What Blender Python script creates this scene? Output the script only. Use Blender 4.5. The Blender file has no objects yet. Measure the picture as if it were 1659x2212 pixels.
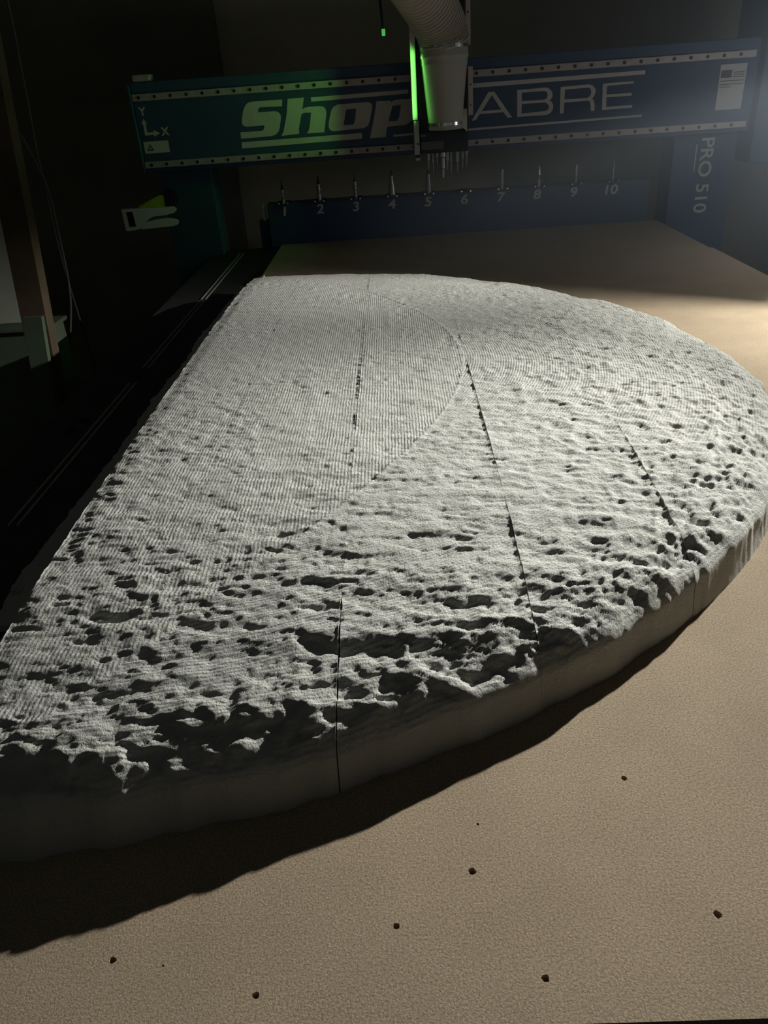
import bpy, bmesh, math, random
import numpy as np
from mathutils import Vector, Matrix

C = bpy.context.scene.collection
sc = bpy.context.scene
rng = np.random.RandomState(7)
random.seed(7)

# ------------------------------------------------------------------ camera
cam_d = bpy.data.cameras.new('camera')
cam = bpy.data.objects.new('camera', cam_d)
C.objects.link(cam)
cam_d.sensor_fit = 'VERTICAL'
cam_d.sensor_height = 36.0
cam_d.lens = 36.0 * 1650.46 / 2212.0
cam_d.clip_start = 0.02
yaw, pit, rol = -0.0386, 0.5120, -0.0722
fw = Vector((math.sin(yaw) * math.cos(pit), math.cos(yaw) * math.cos(pit), -math.sin(pit)))
rt = Vector((math.cos(yaw), -math.sin(yaw), 0))
up = rt.cross(fw)
r2 = math.cos(rol) * rt + math.sin(rol) * up
u2 = -math.sin(rol) * rt + math.cos(rol) * up
cam.matrix_world = Matrix(((r2.x, u2.x, -fw.x, 0.4656), (r2.y, u2.y, -fw.y, -0.2751),
                           (r2.z, u2.z, -fw.z, 0.5517), (0, 0, 0, 1)))
sc.camera = cam

# ------------------------------------------------------------------ world, lights, exposure
w = bpy.data.worlds.new('world')
sc.world = w
w.use_nodes = True
bg = w.node_tree.nodes['Background']
bg.inputs[0].default_value = (0.92, 1.0, 1.0, 1)
bg.inputs[1].default_value = 0.017
sc.view_settings.view_transform = 'Standard'
sc.view_settings.look = 'None'
sc.view_settings.exposure = 0.0
sc.view_settings.gamma = 1.0
sc.view_settings.use_curve_mapping = False


def aim(o, d):
    o.rotation_euler = Vector(d).to_track_quat('-Z', 'Y').to_euler()


LAMP = Vector((1.72, 1.52, 0.60))


def area_light(name, loc, direction, power, size, size_y=None, color=(1, 1, 1)):
    l = bpy.data.lights.new(name, 'AREA')
    l.energy = power
    l.color = color
    l.shape = 'DISK' if size_y is None else 'RECTANGLE'
    l.size = size
    if size_y is not None:
        l.size_y = size_y
    o = bpy.data.objects.new(name, l)
    o.location = loc
    aim(o, direction)
    C.objects.link(o)
    return o


def spot_light(name, loc, target, power, angle, blend, radius, color=(1, 1, 1)):
    l = bpy.data.lights.new(name, 'SPOT')
    l.energy = power
    l.color = color
    l.spot_size = math.radians(angle)
    l.spot_blend = blend
    l.shadow_soft_size = radius
    o = bpy.data.objects.new(name, l)
    o.location = loc
    aim(o, Vector(target) - Vector(loc))
    C.objects.link(o)
    return o


# the work lamp just outside the right edge of the frame: a flood disc and spots added to shape its beam
area_light('work_lamp_flood', LAMP, (-0.66, -0.42, -0.60), 14.0, 0.03, None, (1.0, 0.985, 0.93))
spot_light('work_lamp_throw', LAMP, LAMP + Vector((-0.72, -0.62, 0.24)), 390.0, 100.0, 1.0, 0.012, (1.0, 0.985, 0.94))
spot_light('work_lamp_far_fill', LAMP, LAMP + Vector((-0.90, 0.24, 0.06)), 150.0, 76.0, 1.0, 0.012, (1.0, 0.985, 0.94))  # extra spot added to brighten the far foam
# added point light with no lamp behind it, put here to make the haze glow
HAZE_POS = Vector((1.88, 2.20, 0.42))
pt = bpy.data.lights.new('haze_fill_light', 'POINT')
pt.energy = 5.0
pt.color = (0.80, 0.90, 1.0)
pt.shadow_soft_size = 0.05
pto = bpy.data.objects.new('haze_fill_light', pt)
pto.location = HAZE_POS
C.objects.link(pto)


# ------------------------------------------------------------------ helpers
def link(o, parent=None):
    C.objects.link(o)
    if parent is not None:
        o.parent = parent
    return o


def obj(name, bm, m, parent=None, smooth=False):
    me = bpy.data.meshes.new(name)
    bmesh.ops.recalc_face_normals(bm, faces=bm.faces)
    bm.to_mesh(me)
    bm.free()
    if smooth:
        for p in me.polygons:
            p.use_smooth = True
    me.materials.append(m)
    o = bpy.data.objects.new(name, me)
    return link(o, parent)


def tag(o, label=None, cat=None, group=None, kind=None):
    if label:
        o['label'] = label
    if cat:
        o['category'] = cat
    if group:
        o['group'] = group
    if kind:
        o['kind'] = kind
    return o


def empty(name, loc=(0, 0, 0)):
    o = bpy.data.objects.new(name, None)
    o.empty_display_size = 0.05
    o.location = loc
    C.objects.link(o)
    return o


def box(bm, x0, x1, y0, y1, z0, z1, bev=0.0):
    n = bmesh.ops.create_cube(bm, size=1.0)['verts']
    for v in n:
        v.co = Vector(((x0 + x1) / 2 + v.co.x * (x1 - x0), (y0 + y1) / 2 + v.co.y * (y1 - y0),
                       (z0 + z1) / 2 + v.co.z * (z1 - z0)))
    if bev:
        ed = list({e for v in n for e in v.link_edges})
        bmesh.ops.bevel(bm, geom=ed, offset=bev, segments=2, profile=0.5, affect='EDGES')
    return bm


def bxo(name, ext, m, parent=None, bev=0.0):
    bm = bmesh.new()
    box(bm, *ext, bev=bev)
    return obj(name, bm, m, parent)


def lathe(bm, prof, cx, cy, seg=32, axis='Z', cz=0.0):
    """prof = [(radius, height)]; revolve about a vertical axis through (cx, cy), or about Y"""
    rings = []
    for r, h in prof:
        ring = []
        for i in range(seg):
            a = 2 * math.pi * i / seg
            if axis == 'Z':
                co = (cx + r * math.cos(a), cy + r * math.sin(a), h)
            else:
                co = (cx + r * math.cos(a), h, cz + r * math.sin(a))
            ring.append(bm.verts.new(co))
        rings.append(ring)
    for a, b in zip(rings[:-1], rings[1:]):
        for i in range(seg):
            bm.faces.new((a[i], a[(i + 1) % seg], b[(i + 1) % seg], b[i]))
    bm.faces.new(rings[0][::-1])
    bm.faces.new(rings[-1])
    return bm


def catmull(pts, n):
    P = [Vector(p) for p in pts]
    P = [2 * P[0] - P[1]] + P + [2 * P[-1] - P[-2]]
    out = []
    segs = len(P) - 3
    for k in range(n + 1):
        t = k / n * segs
        i = min(int(t), segs - 1)
        t -= i
        a, b, c, d = P[i:i + 4]
        out.append(0.5 * ((2 * b) + (c - a) * t + (2 * a - 5 * b + 4 * c - d) * t * t + (3 * b - a - 3 * c + d) * t ** 3))
    return out


def tube(bm, path, rad, seg=12):
    """path: list of Vectors, rad: float or list"""
    if not hasattr(rad, '__len__'):
        rad = [rad] * len(path)
    T = [(path[min(i + 1, len(path) - 1)] - path[max(i - 1, 0)]).normalized() for i in range(len(path))]
    n = T[0].orthogonal().normalized()
    rings = []
    for p, t, r in zip(path, T, rad):
        n = (n - t * n.dot(t)).normalized()
        b = t.cross(n)
        rings.append([bm.verts.new(p + r * (math.cos(2 * math.pi * i / seg) * n + math.sin(2 * math.pi * i / seg) * b))
                      for i in range(seg)])
    for a, b in zip(rings[:-1], rings[1:]):
        for i in range(seg):
            bm.faces.new((a[i], a[(i + 1) % seg], b[(i + 1) % seg], b[i]))
    bm.faces.new(rings[0][::-1])
    bm.faces.new(rings[-1])
    return bm


def flat(name, loops, y, depth, m, parent=None):
    """a flat shape with holes standing in an XZ plane (millimetres); its front is at y, facing -Y"""
    cu = bpy.data.curves.new(name, 'CURVE')
    cu.dimensions = '2D'
    cu.fill_mode = 'BOTH'
    cu.extrude = depth / 2
    for lp in loops:
        s = cu.splines.new('POLY')
        s.points.add(len(lp) - 1)
        for p, (x, z) in zip(s.points, lp):
            p.co = (x / 1000, z / 1000, 0, 1)
        s.use_cyclic_u = True
    return curve_to_mesh(name, cu, Matrix.Translation((0, y + depth / 2, 0)) @ Matrix.Rotation(math.pi / 2, 4, 'X'), m, parent)


def curve_to_mesh(name, cu, mat, m, parent):
    t = bpy.data.objects.new('tmp', cu)
    C.objects.link(t)
    dg = bpy.context.evaluated_depsgraph_get()
    me = bpy.data.meshes.new_from_object(t.evaluated_get(dg))
    bpy.data.objects.remove(t)
    bpy.data.curves.remove(cu)
    me.transform(mat)
    me.name = name
    me.materials.clear()
    me.materials.append(m)
    return link(bpy.data.objects.new(name, me), parent)


def text(name, body, x, z, y, h, m, parent, sx=1.0, shear=0.0, bold=0.0, rot=0.0, depth=0.001):
    cu = bpy.data.curves.new(name, 'FONT')
    cu.body = body
    cu.size = h / 0.69
    cu.shear = shear
    cu.offset = bold
    cu.extrude = depth / 2
    cu.align_x = 'CENTER'
    cu.align_y = 'CENTER'
    mat = (Matrix.Translation((x, y + depth / 2, z)) @ Matrix.Rotation(math.pi / 2, 4, 'X')
           @ Matrix.Rotation(rot, 4, 'Z') @ Matrix.Diagonal((sx, 1, 1, 1)))
    return curve_to_mesh(name, cu, mat, m, parent)


# ------------------------------------------------------------------ materials
def mat(name, color, rough=0.6, metal=0.0, noise=0.0, nscale=20.0, bump=0.0, bscale=200.0, spec=0.3, emit=None):
    m = bpy.data.materials.new(name)
    m.use_nodes = True
    nt = m.node_tree
    b = nt.nodes['Principled BSDF']
    b.inputs['Base Color'].default_value = (*color, 1)
    b.inputs['Roughness'].default_value = rough
    b.inputs['Metallic'].default_value = metal
    b.inputs['Specular IOR Level'].default_value = spec
    tc = nt.nodes.new('ShaderNodeTexCoord')
    if noise:
        n = nt.nodes.new('ShaderNodeTexNoise')
        n.inputs['Scale'].default_value = nscale
        n.inputs['Detail'].default_value = 5
        nt.links.new(tc.outputs['Object'], n.inputs['Vector'])
        r = nt.nodes.new('ShaderNodeValToRGB')
        r.color_ramp.elements[0].position = 0.3
        r.color_ramp.elements[1].position = 0.7
        r.color_ramp.elements[0].color = (*[c * (1 - noise) for c in color], 1)
        r.color_ramp.elements[1].color = (*[min(1, c * (1 + noise)) for c in color], 1)
        nt.links.new(n.outputs['Fac'], r.inputs[0])
        nt.links.new(r.outputs[0], b.inputs['Base Color'])
    if bump:
        n = nt.nodes.new('ShaderNodeTexNoise')
        n.inputs['Scale'].default_value = bscale
        n.inputs['Detail'].default_value = 4
        nt.links.new(tc.outputs['Object'], n.inputs['Vector'])
        bp = nt.nodes.new('ShaderNodeBump')
        bp.inputs['Strength'].default_value = 1.0
        bp.inputs['Distance'].default_value = bump
        nt.links.new(n.outputs['Fac'], bp.inputs['Height'])
        nt.links.new(bp.outputs[0], b.inputs['Normal'])
    if emit:
        b.inputs['Emission Color'].default_value = (*emit[0], 1)
        b.inputs['Emission Strength'].default_value = emit[1]
    return m


M = {}
M['blue'] = mat('blue_paint', (0.05, 0.090, 0.165), 0.5, noise=0.08, nscale=6)
M['teal'] = mat('teal_paint', (0.04, 0.095, 0.145), 0.5, noise=0.08, nscale=6)
M['white_vinyl'] = mat('white_vinyl', (0.66, 0.62, 0.56), 0.6, noise=0.05, nscale=30)
M['rail'] = mat('linear_rail_steel', (0.52, 0.46, 0.42), 0.5, 0.15, noise=0.12, nscale=40)
M['bolt'] = mat('dark_bolt', (0.03, 0.03, 0.03), 0.6)
M['black'] = mat('black_metal', (0.035, 0.036, 0.038), 0.6, noise=0.2, nscale=15)
M['darkrail'] = mat('dark_anodised', (0.10, 0.10, 0.10), 0.6, noise=0.1, nscale=15)
M['grey_metal'] = mat('grey_metal', (0.42, 0.42, 0.40), 0.45, 0.3, noise=0.1, nscale=30)
M['cream'] = mat('cream_metal', (0.66, 0.66, 0.50), 0.5, noise=0.06, nscale=30)
M['chrome'] = mat('bright_steel', (0.85, 0.85, 0.82), 0.22, 1.0, noise=0.05, nscale=60)
M['steel'] = mat('dark_steel', (0.40, 0.41, 0.42), 0.35, 0.8, noise=0.1, nscale=60)
M['bucket'] = mat('grey_plastic', (0.50, 0.49, 0.42), 0.55, noise=0.05, nscale=12)
M['hose'] = mat('hose_plastic', (0.60, 0.54, 0.45), 0.5, noise=0.08, nscale=12)
M['white_paint'] = mat('white_paint', (0.50, 0.50, 0.48), 0.5, noise=0.03, nscale=20)
M['label'] = mat('sticker_paper', (0.66, 0.65, 0.58), 0.6, noise=0.05, nscale=60)
M['label_dark'] = mat('sticker_ink', (0.10, 0.11, 0.13), 0.6, noise=0.1, nscale=60)
M['label_yellow'] = mat('sticker_yellow', (0.50, 0.42, 0.08), 0.6, noise=0.1, nscale=60)
M['plastic_white'] = mat('white_plastic', (0.86, 0.84, 0.75), 0.55, noise=0.05, nscale=25)
M['lime'] = mat('lime_plastic', (0.48, 0.62, 0.06), 0.55, noise=0.15, nscale=60)
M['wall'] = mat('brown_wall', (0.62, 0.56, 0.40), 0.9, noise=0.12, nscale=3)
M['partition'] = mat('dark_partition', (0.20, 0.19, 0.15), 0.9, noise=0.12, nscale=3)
M['floor'] = mat('concrete', (0.10, 0.10, 0.095), 0.8, noise=0.2, nscale=4, bump=0.001, bscale=60)
M['rubber'] = mat('black_rubber', (0.015, 0.017, 0.02), 0.7, noise=0.1, nscale=20)
M['wood_dark'] = mat('dark_timber', (0.10, 0.075, 0.045), 0.8, noise=0.25, nscale=8)
M['sheet'] = mat('pale_sheet', (0.52, 0.56, 0.46), 0.8, noise=0.08, nscale=6)
M['greenboard'] = mat('green_board', (0.09, 0.125, 0.08), 0.8, noise=0.1, nscale=8)
M['green_led'] = mat('green_led', (0.1, 0.5, 0.1), 0.5, noise=0.02, emit=((0.08, 0.5, 0.10), 0.75))


def spoil_material():
    m = bpy.data.materials.new('mdf_board')
    m.use_nodes = True
    nt = m.node_tree
    L = nt.links.new
    b = nt.nodes['Principled BSDF']
    b.inputs['Roughness'].default_value = 0.85
    b.inputs['Specular IOR Level'].default_value = 0.15
    tc = nt.nodes.new('ShaderNodeTexCoord')

    def noise(scale, detail=4, rough=0.6):
        n = nt.nodes.new('ShaderNodeTexNoise')
        n.inputs['Scale'].default_value = scale
        n.inputs['Detail'].default_value = detail
        n.inputs['Roughness'].default_value = rough
        L(tc.outputs['Object'], n.inputs['Vector'])
        return n
    n1 = noise(9, 5)
    n2 = noise(520, 3)
    r1 = nt.nodes.new('ShaderNodeValToRGB')
    r1.color_ramp.elements[0].position = 0.3
    r1.color_ramp.elements[1].position = 0.7
    r1.color_ramp.elements[0].color = (0.43, 0.345, 0.245, 1)
    r1.color_ramp.elements[1].color = (0.51, 0.41, 0.295, 1)
    L(n1.outputs['Fac'], r1.inputs[0])
    r2_ = nt.nodes.new('ShaderNodeValToRGB')
    r2_.color_ramp.elements[0].position = 0.30
    r2_.color_ramp.elements[1].position = 0.62
    r2_.color_ramp.elements[0].color = (0.60, 0.57, 0.52, 1)
    r2_.color_ramp.elements[1].color = (1.10, 1.09, 1.07, 1)
    L(n2.outputs['Fac'], r2_.inputs[0])
    mx = nt.nodes.new('ShaderNodeMix')
    mx.data_type = 'RGBA'
    mx.blend_type = 'MULTIPLY'
    mx.inputs['Factor'].default_value = 1.0
    L(r1.outputs[0], mx.inputs['A'])
    L(r2_.outputs[0], mx.inputs['B'])
    L(mx.outputs['Result'], b.inputs['Base Color'])
    n3 = noise(640, 5, 0.7)
    bp = nt.nodes.new('ShaderNodeBump')
    bp.inputs['Distance'].default_value = 0.0007
    bp.inputs['Strength'].default_value = 0.8
    L(n3.outputs['Fac'], bp.inputs['Height'])
    L(bp.outputs[0], b.inputs['Normal'])
    return m


def foam_material():
    m = bpy.data.materials.new('carved_foam')
    m.use_nodes = True
    nt = m.node_tree
    L = nt.links.new
    b = nt.nodes['Principled BSDF']
    b.inputs['Roughness'].default_value = 0.95
    b.inputs['Specular IOR Level'].default_value = 0.08
    tc = nt.nodes.new('ShaderNodeTexCoord')

    def noise(scale, detail=4, rough=0.6, vec=None):
        n = nt.nodes.new('ShaderNodeTexNoise')
        n.inputs['Scale'].default_value = scale
        n.inputs['Detail'].default_value = detail
        n.inputs['Roughness'].default_value = rough
        L(tc.outputs['Object'], n.inputs['Vector'])
        return n

    def math_(op, a, b_=None, c=None):
        n = nt.nodes.new('ShaderNodeMath')
        n.operation = op
        for i, v in enumerate((a, b_, c)):
            if v is None:
                continue
            if isinstance(v, (int, float)):
                n.inputs[i].default_value = v
            else:
                L(v, n.inputs[i])
        return n.outputs[0]
    n1 = noise(7, 5)
    r1 = nt.nodes.new('ShaderNodeValToRGB')
    r1.color_ramp.elements[0].position = 0.3
    r1.color_ramp.elements[1].position = 0.7
    r1.color_ramp.elements[0].color = (0.58, 0.58, 0.53, 1)
    r1.color_ramp.elements[1].color = (0.66, 0.66, 0.61, 1)
    L(n1.outputs['Fac'], r1.inputs[0])
    L(r1.outputs[0], b.inputs['Base Color'])
    # fine relief of the cutter's passes: parallel to the outline, one pass every 4.4 mm
    at = nt.nodes.new('ShaderNodeAttribute')
    at.attribute_name = 'inset'
    wob = math_('MULTIPLY', noise(45, 4).outputs['Fac'], 0.0040)
    ph = math_('MULTIPLY', math_('ADD', at.outputs['Fac'], wob), 2 * math.pi / 0.0046)
    s = math_('MULTIPLY', math_('SINE', ph), 0.00040)
    amp = math_('MULTIPLY_ADD', noise(26, 4).outputs['Fac'], 2.2, -0.35)
    s = math_('MULTIPLY', s, amp)
    g = math_('MULTIPLY', noise(360, 4, 0.7).outputs['Fac'], 0.0026)
    g2 = math_('MULTIPLY', noise(110, 3, 0.6).outputs['Fac'], 0.0022)
    hgt = math_('ADD', math_('ADD', s, g), g2)
    bp = nt.nodes.new('ShaderNodeBump')
    bp.inputs['Distance'].default_value = 1.0
    bp.inputs['Strength'].default_value = 1.0
    L(hgt, bp.inputs['Height'])
    L(bp.outputs[0], b.inputs['Normal'])
    return m


M['mdf'] = spoil_material()
M['foam'] = foam_material()

# ------------------------------------------------------------------ setting
FLOOR = -0.90
tag(bxo('floor', (-4, 5, -3, 5.2, FLOOR - 0.1, FLOOR), M['floor']), kind='structure')
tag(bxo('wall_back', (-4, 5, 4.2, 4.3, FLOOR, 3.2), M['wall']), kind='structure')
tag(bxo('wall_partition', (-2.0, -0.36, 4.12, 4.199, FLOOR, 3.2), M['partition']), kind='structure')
tag(bxo('wall_left', (-2.1, -2.0, -3, 4.2, FLOOR, 3.2), M['wall']), kind='structure')

# ------------------------------------------------------------------ router table
table = empty('router_table', (0.76, 1.5, FLOOR))
tag(table, 'long flat router table with tan board top and black side rail', 'table')
INV = Matrix.Translation((-0.76, -1.5, -FLOOR))


def board(name, x0, x1, y0, y1, z0, z1, holes):
    bm = bmesh.new()
    cs = [bm.verts.new(p) for p in ((x0, y0, z1), (x1, y0, z1), (x1, y1, z1), (x0, y1, z1))]
    edges = [bm.edges.new((cs[i], cs[(i + 1) % 4])) for i in range(4)]
    loops = []
    for hx, hy, hr in holes:
        n = 11
        lp = [bm.verts.new((hx + hr * (1 + random.uniform(-.22, .22)) * math.cos(2 * math.pi * i / n),
                            hy + hr * (1 + random.uniform(-.22, .22)) * math.sin(2 * math.pi * i / n), z1)) for i in range(n)]
        edges += [bm.edges.new((lp[i], lp[(i + 1) % n])) for i in range(n)]
        loops.append(lp)
    bmesh.ops.triangle_fill(bm, edges=edges, use_beauty=True)
    for f in bm.faces:
        if f.normal.z < 0:
            f.normal_flip()
    for lp in loops:
        n = len(lp)
        lo = [bm.verts.new((v.co.x, v.co.y, z1 - 0.010)) for v in lp]
        for i in range(n):
            bm.faces.new((lp[i], lo[i], lo[(i + 1) % n], lp[(i + 1) % n]))
        bm.faces.new(lo)
    bt = [bm.verts.new((v.co.x, v.co.y, z0)) for v in cs]
    for i in range(4):
        bm.faces.new((cs[i], bt[i], bt[(i + 1) % 4], cs[(i + 1) % 4]))
    bm.faces.new(bt[::-1])
    bm.transform(INV)
    me = bpy.data.meshes.new(name)
    bm.to_mesh(me)
    bm.free()
    me.materials.append(M['mdf'])
    return link(bpy.data.objects.new(name, me), table)


HOLES = [(0.643, 0.201, .0028), (0.500, 0.115, .0032), (0.439, 0.072, .0027), (0.677, 0.072, .0030), (0.543, 0.030, .0028),
         (0.229, 0.053, .0028), (0.340, 0.025, .0028), (0.509, 0.159, .0012), (0.268, 0.048, .0009)]
board('spoilboard', 0.0, 1.524, 0.0, 2.392, -0.019, 0.0, HOLES)
board('spoilboard', 0.0, 1.524, 2.395, 3.0, -0.024, -0.005, [])


def tpart(name, ext, m, bev=0.0):
    bm = bmesh.new()
    box(bm, *ext, bev=bev)
    bm.transform(INV)
    return obj(name, bm, m, table)


tpart('table_frame', (0.02, 1.50, 0.03, 2.98, -0.14, -0.026), M['black'])
tpart('side_rail', (-0.285, -0.002, -0.4, 3.05, -0.16, -0.022), M['black'], 0.004)
for y0, y1 in ((0.762, 1.420), (1.521, 2.174), (2.20, 2.95)):
    bm = bmesh.new()
    box(bm, -0.169, -0.1655, y0, y1, -0.0225, -0.019)
    box(bm, -0.1545, -0.151, y0, y1, -0.0225, -0.019)
    bm.transform(INV)
    obj('guide_slot', bm, M['grey_metal'], table)
for hx, hy in ((-0.210, 1.145), (-0.200, 1.20)):
    bm = bmesh.new()
    lathe(bm, [(0.012, -0.0225), (0.012, -0.0205), (0.006, -0.0205), (0.006, -0.0215)], hx, hy, 16)
    bm.transform(INV)
    obj('bolt', bm, M['rubber'], table)
for lx, ly in ((0.08, 0.1), (1.44, 0.1), (0.08, 2.9), (1.44, 2.9)):
    tpart('leg', (lx - 0.05, lx + 0.05, ly - 0.05, ly + 0.05, FLOOR, -0.141), M['black'])

# ------------------------------------------------------------------ carved foam dome
FA, FYC, FB, XL = 1.11, 1.13, 0.99, 0.047
SEAMS = [0.195, 0.390, 0.585, 0.780, 0.975]


def hash2(i, j, k):
    n = (i.astype(np.int64) * 374761393 + j.astype(np.int64) * 668265263 + k * 2147483647) & 0x7fffffff
    n = ((n ^ (n >> 13)) * 1274126177) & 0x7fffffff
    n = ((n ^ (n >> 16)) * 974711) & 0x7fffffff
    return ((n ^ (n >> 15)) & 0xffffff) / float(0xffffff)


def vnoise(x, y, k):
    i, j = np.floor(x), np.floor(y)
    u, v = x - i, y - j
    u = u * u * u * (u * (u * 6 - 15) + 10)
    v = v * v * v * (v * (v * 6 - 15) + 10)
    a, b = hash2(i, j, k), hash2(i + 1, j, k)
    c, d = hash2(i, j + 1, k), hash2(i + 1, j + 1, k)
    return (a + (b - a) * u + (c - a) * v + (a - b - c + d) * u * v) * 2 - 1


def fbm(x, y, k, octs=4, gain=0.5):
    t, amp = np.zeros_like(x), 1.0
    for o in range(octs):
        t += amp * vnoise(x * 2 ** o + 17.3 * o, y * 2 ** o - 9.1 * o, k + o)
        amp *= gain
    return t


def sstep(a, b, x):
    t = np.clip((x - a) / (b - a), 0, 1)
    return t * t * (3 - 2 * t)


def pits(x, y, cell, k, prob, amin, amax, asp, depth, ang=0.0, spread=0.35):
    ci, cj = np.floor(x / cell), np.floor(y / cell)
    out = np.zeros_like(x)
    for di in (-1, 0, 1):
        for dj in (-1, 0, 1):
            i, j = ci + di, cj + dj
            ex = hash2(i, j, k) < prob
            px = (i + hash2(i, j, k + 1)) * cell
            py = (j + hash2(i, j, k + 2)) * cell
            a = amin + (amax - amin) * hash2(i, j, k + 3) ** 2
            b = a * (asp * (0.7 + 0.6 * hash2(i, j, k + 4)))
            th = ang + spread * (hash2(i, j, k + 5) * 2 - 1)
            dx, dy = x - px, y - py
            e1 = (dx * np.cos(th) + dy * np.sin(th)) / a
            e2 = (-dx * np.sin(th) + dy * np.cos(th)) / b
            q = np.sqrt(e1 * e1 + e2 * e2)
            q = q * (1 + 0.28 * vnoise(dx / (a * .5) + i, dy / (b * .7) + j, k + 6))
            dd = depth * (0.4 + 0.6 * hash2(i, j, k + 7)) * np.clip(1 - q ** 2.4, 0, None)
            out = np.maximum(out, np.where(ex, dd, 0))
    return out


def worley(x, y, cell, k):
    x, y = x / cell, y / cell
    ci, cj = np.floor(x), np.floor(y)
    f1 = np.full_like(x, 9.0)
    for di in (-1, 0, 1):
        for dj in (-1, 0, 1):
            i, j = ci + di, cj + dj
            d = (x - i - hash2(i, j, k)) ** 2 + (y - j - hash2(i, j, k + 1)) ** 2
            f1 = np.minimum(f1, d)
    return f1


def foam_height(x, y):
    """carved top of the dome at plan position x, y (metres); also distance to the outline"""
    th = np.arctan2((y - FYC) / FB, np.maximum(x, 1e-4) / FA)
    rho = np.sqrt((x / FA) ** 2 + ((y - FYC) / FB) ** 2) + 1e-9
    grad = np.sqrt((x / FA ** 2) ** 2 + ((y - FYC) / FB ** 2) ** 2) / rho
    de = np.clip((1 - rho) / np.maximum(grad, 0.3), 0, None)      # to the curved rim
    dl = np.clip(x - XL, 0, None)                                 # to the straight edge
    inset = np.minimum(de, dl)
    # wall and rounded shoulder of the curved rim
    near = sstep(1.0, 0.5, y)
    wall = 0.036 + 0.004 * fbm(th * 7, th * 0, 3, 3) * sstep(0.12, 0.02, de)
    sh_w = 0.050 + 0.014 * near
    t = np.clip((de - 0.003) / sh_w, 0, 1)
    z = wall * np.clip(de / 0.003, 0, 1) + (0.023 + .004 * near) * np.sqrt(np.clip(1 - (1 - t) ** 2, 0, None))
    # gentle dome
    s = np.clip(de / 0.85, 0, 1)
    dome = 0.019 * (1 - (1 - s) ** 2) + 0.021 * (1 - (1 - np.clip(de / 0.32, 0, 1)) ** 2)
    z = z + dome * sstep(0.0, 0.04, de)
    # a light fall over the last centimetres of the straight side
    z = z - 0.003 * (1 - sstep(0.0, 0.03, dl))
    # second pass step: a shallow ridge running around, inside the rim
    rd = (de - 0.076 - 0.105 * sstep(0.45, 1.6, y) - 0.004 * fbm(th * 9, th * 0 + 4, 11, 4)) / 0.0042
    ridge = np.exp(-rd ** 2) * (0.75 + 0.5 * fbm(th * 70, de * 90, 13, 2))
    z = z + 0.0013 * ridge * sstep(0.40, 0.52, y) * sstep(0.55, 0.72, x) * sstep(1.75, 1.15, y)
    z = z - 0.0030 * sstep(0.7, -0.9, rd) * sstep(0.40, 0.55, y) * sstep(0.55, 0.72, x) * sstep(0.0, 0.03, de)
    # the same kind of step along the meeting line of the two pass directions
    mid = np.exp(-((de - dl) / 0.005) ** 2) * sstep(0.16, 0.3, inset)
    z = z + 0.0009 * mid
    # torn and melted relief
    front = sstep(1.55, 0.40, y)
    rim = sstep(0.16, 0.02, de)
    g = (0.22 + 0.78 * front)
    reg = sstep(-0.35, 0.5, fbm(x * 6, y * 8, 61, 3))
    rel = np.zeros_like(x)
    wx = x + 0.010 * fbm(x * 30, y * 30, 501, 2)
    wy = y + 0.005 * fbm(x * 34, y * 34, 511, 2)
    n1 = fbm(wx * 12, wy * 42, 521, 3, 0.5)
    n2 = fbm(wx * 28, wy * 84, 531, 3, 0.5)
    n3 = fbm(wx * 62, wy * 160, 541, 2, 0.5)
    rel -= 0.0056 * np.clip(n1 - 0.50, 0, 0.5) * sstep(0.85, 0.2, y)
    rel += 0.0030 * fbm(wx * 8, wy * 24, 525, 2, 0.5) * sstep(0.75, 0.22, y)
    rel -= 0.0032 * np.clip(n2 - 0.50, 0, 0.6) * sstep(1.0, 0.22, y)
    rel -= 0.0018 * np.clip(n3 - 0.44, 0, 0.6) * g
    rel -= pits(x, y, 0.062, 131, 0.22, 0.006, 0.024, 0.24, 0.0019) * sstep(1.1, 0.35, y) * sstep(0.95, 0.45, x)
    rel -= pits(x, y, 0.026, 161, 0.26, 0.003, 0.011, 0.30, 0.0011) * g
    rel -= pits(x, y, 0.013, 191, 0.45, 0.002, 0.005, 0.45, 0.0010) * (0.35 + 0.65 * front)
    rel += 0.0014 * fbm(x * 20, y * 50, 21, 4, 0.5) * g
    rel += 0.0011 * fbm(x * 70, y * 130, 41, 3, 0.6) * (0.45 + 0.55 * reg)
    # fine ripples on the far half
    rel += 0.0016 * fbm(wx * 40 + wy * 18, wy * 46, 551, 3, 0.6) * sstep(0.5, 0.85, x) * sstep(0.45, 0.8, y)
    f = worley(x + 0.008 * fbm(x * 40, y * 40, 555, 2), y * 1.5, 0.030, 557)
    rel += (0.0034 * np.sqrt(f) - 0.0017) * sstep(0.42, 0.72, x) * sstep(0.25, 0.5, y) * sstep(1.7, 1.0, y)
    # hammered scallops at the right-hand rim
    right = sstep(0.60, 0.84, x)
    f = worley(x + 0.006 * fbm(x * 60, y * 60, 71, 2), y + 0.004 * fbm(x * 60, y * 60, 75, 2), 0.018, 301)
    rel += (0.0050 * np.sqrt(f) - 0.0025) * right * (0.22 + 0.78 * sstep(0.24, 0.04, de)) * sstep(1.45, 0.75, y)
    # crumbled near shoulder: long broken hollows along the rim
    m1 = fbm(th * 15 + 0.5 * fbm(th * 30, de * 40, 565, 2), de * 34, 571, 3, 0.5)
    rel += 0.0050 * m1 * sstep(0.12, 0.03, de) * sstep(0.95, 0.5, y)
    rel -= 0.0040 * np.clip(m1 - 0.24, 0, 0.6) * sstep(0.11, 0.02, de) * sstep(0.85, 0.45, y)
    m2 = fbm(th * 60, de * 90, 581, 3, 0.55)
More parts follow.
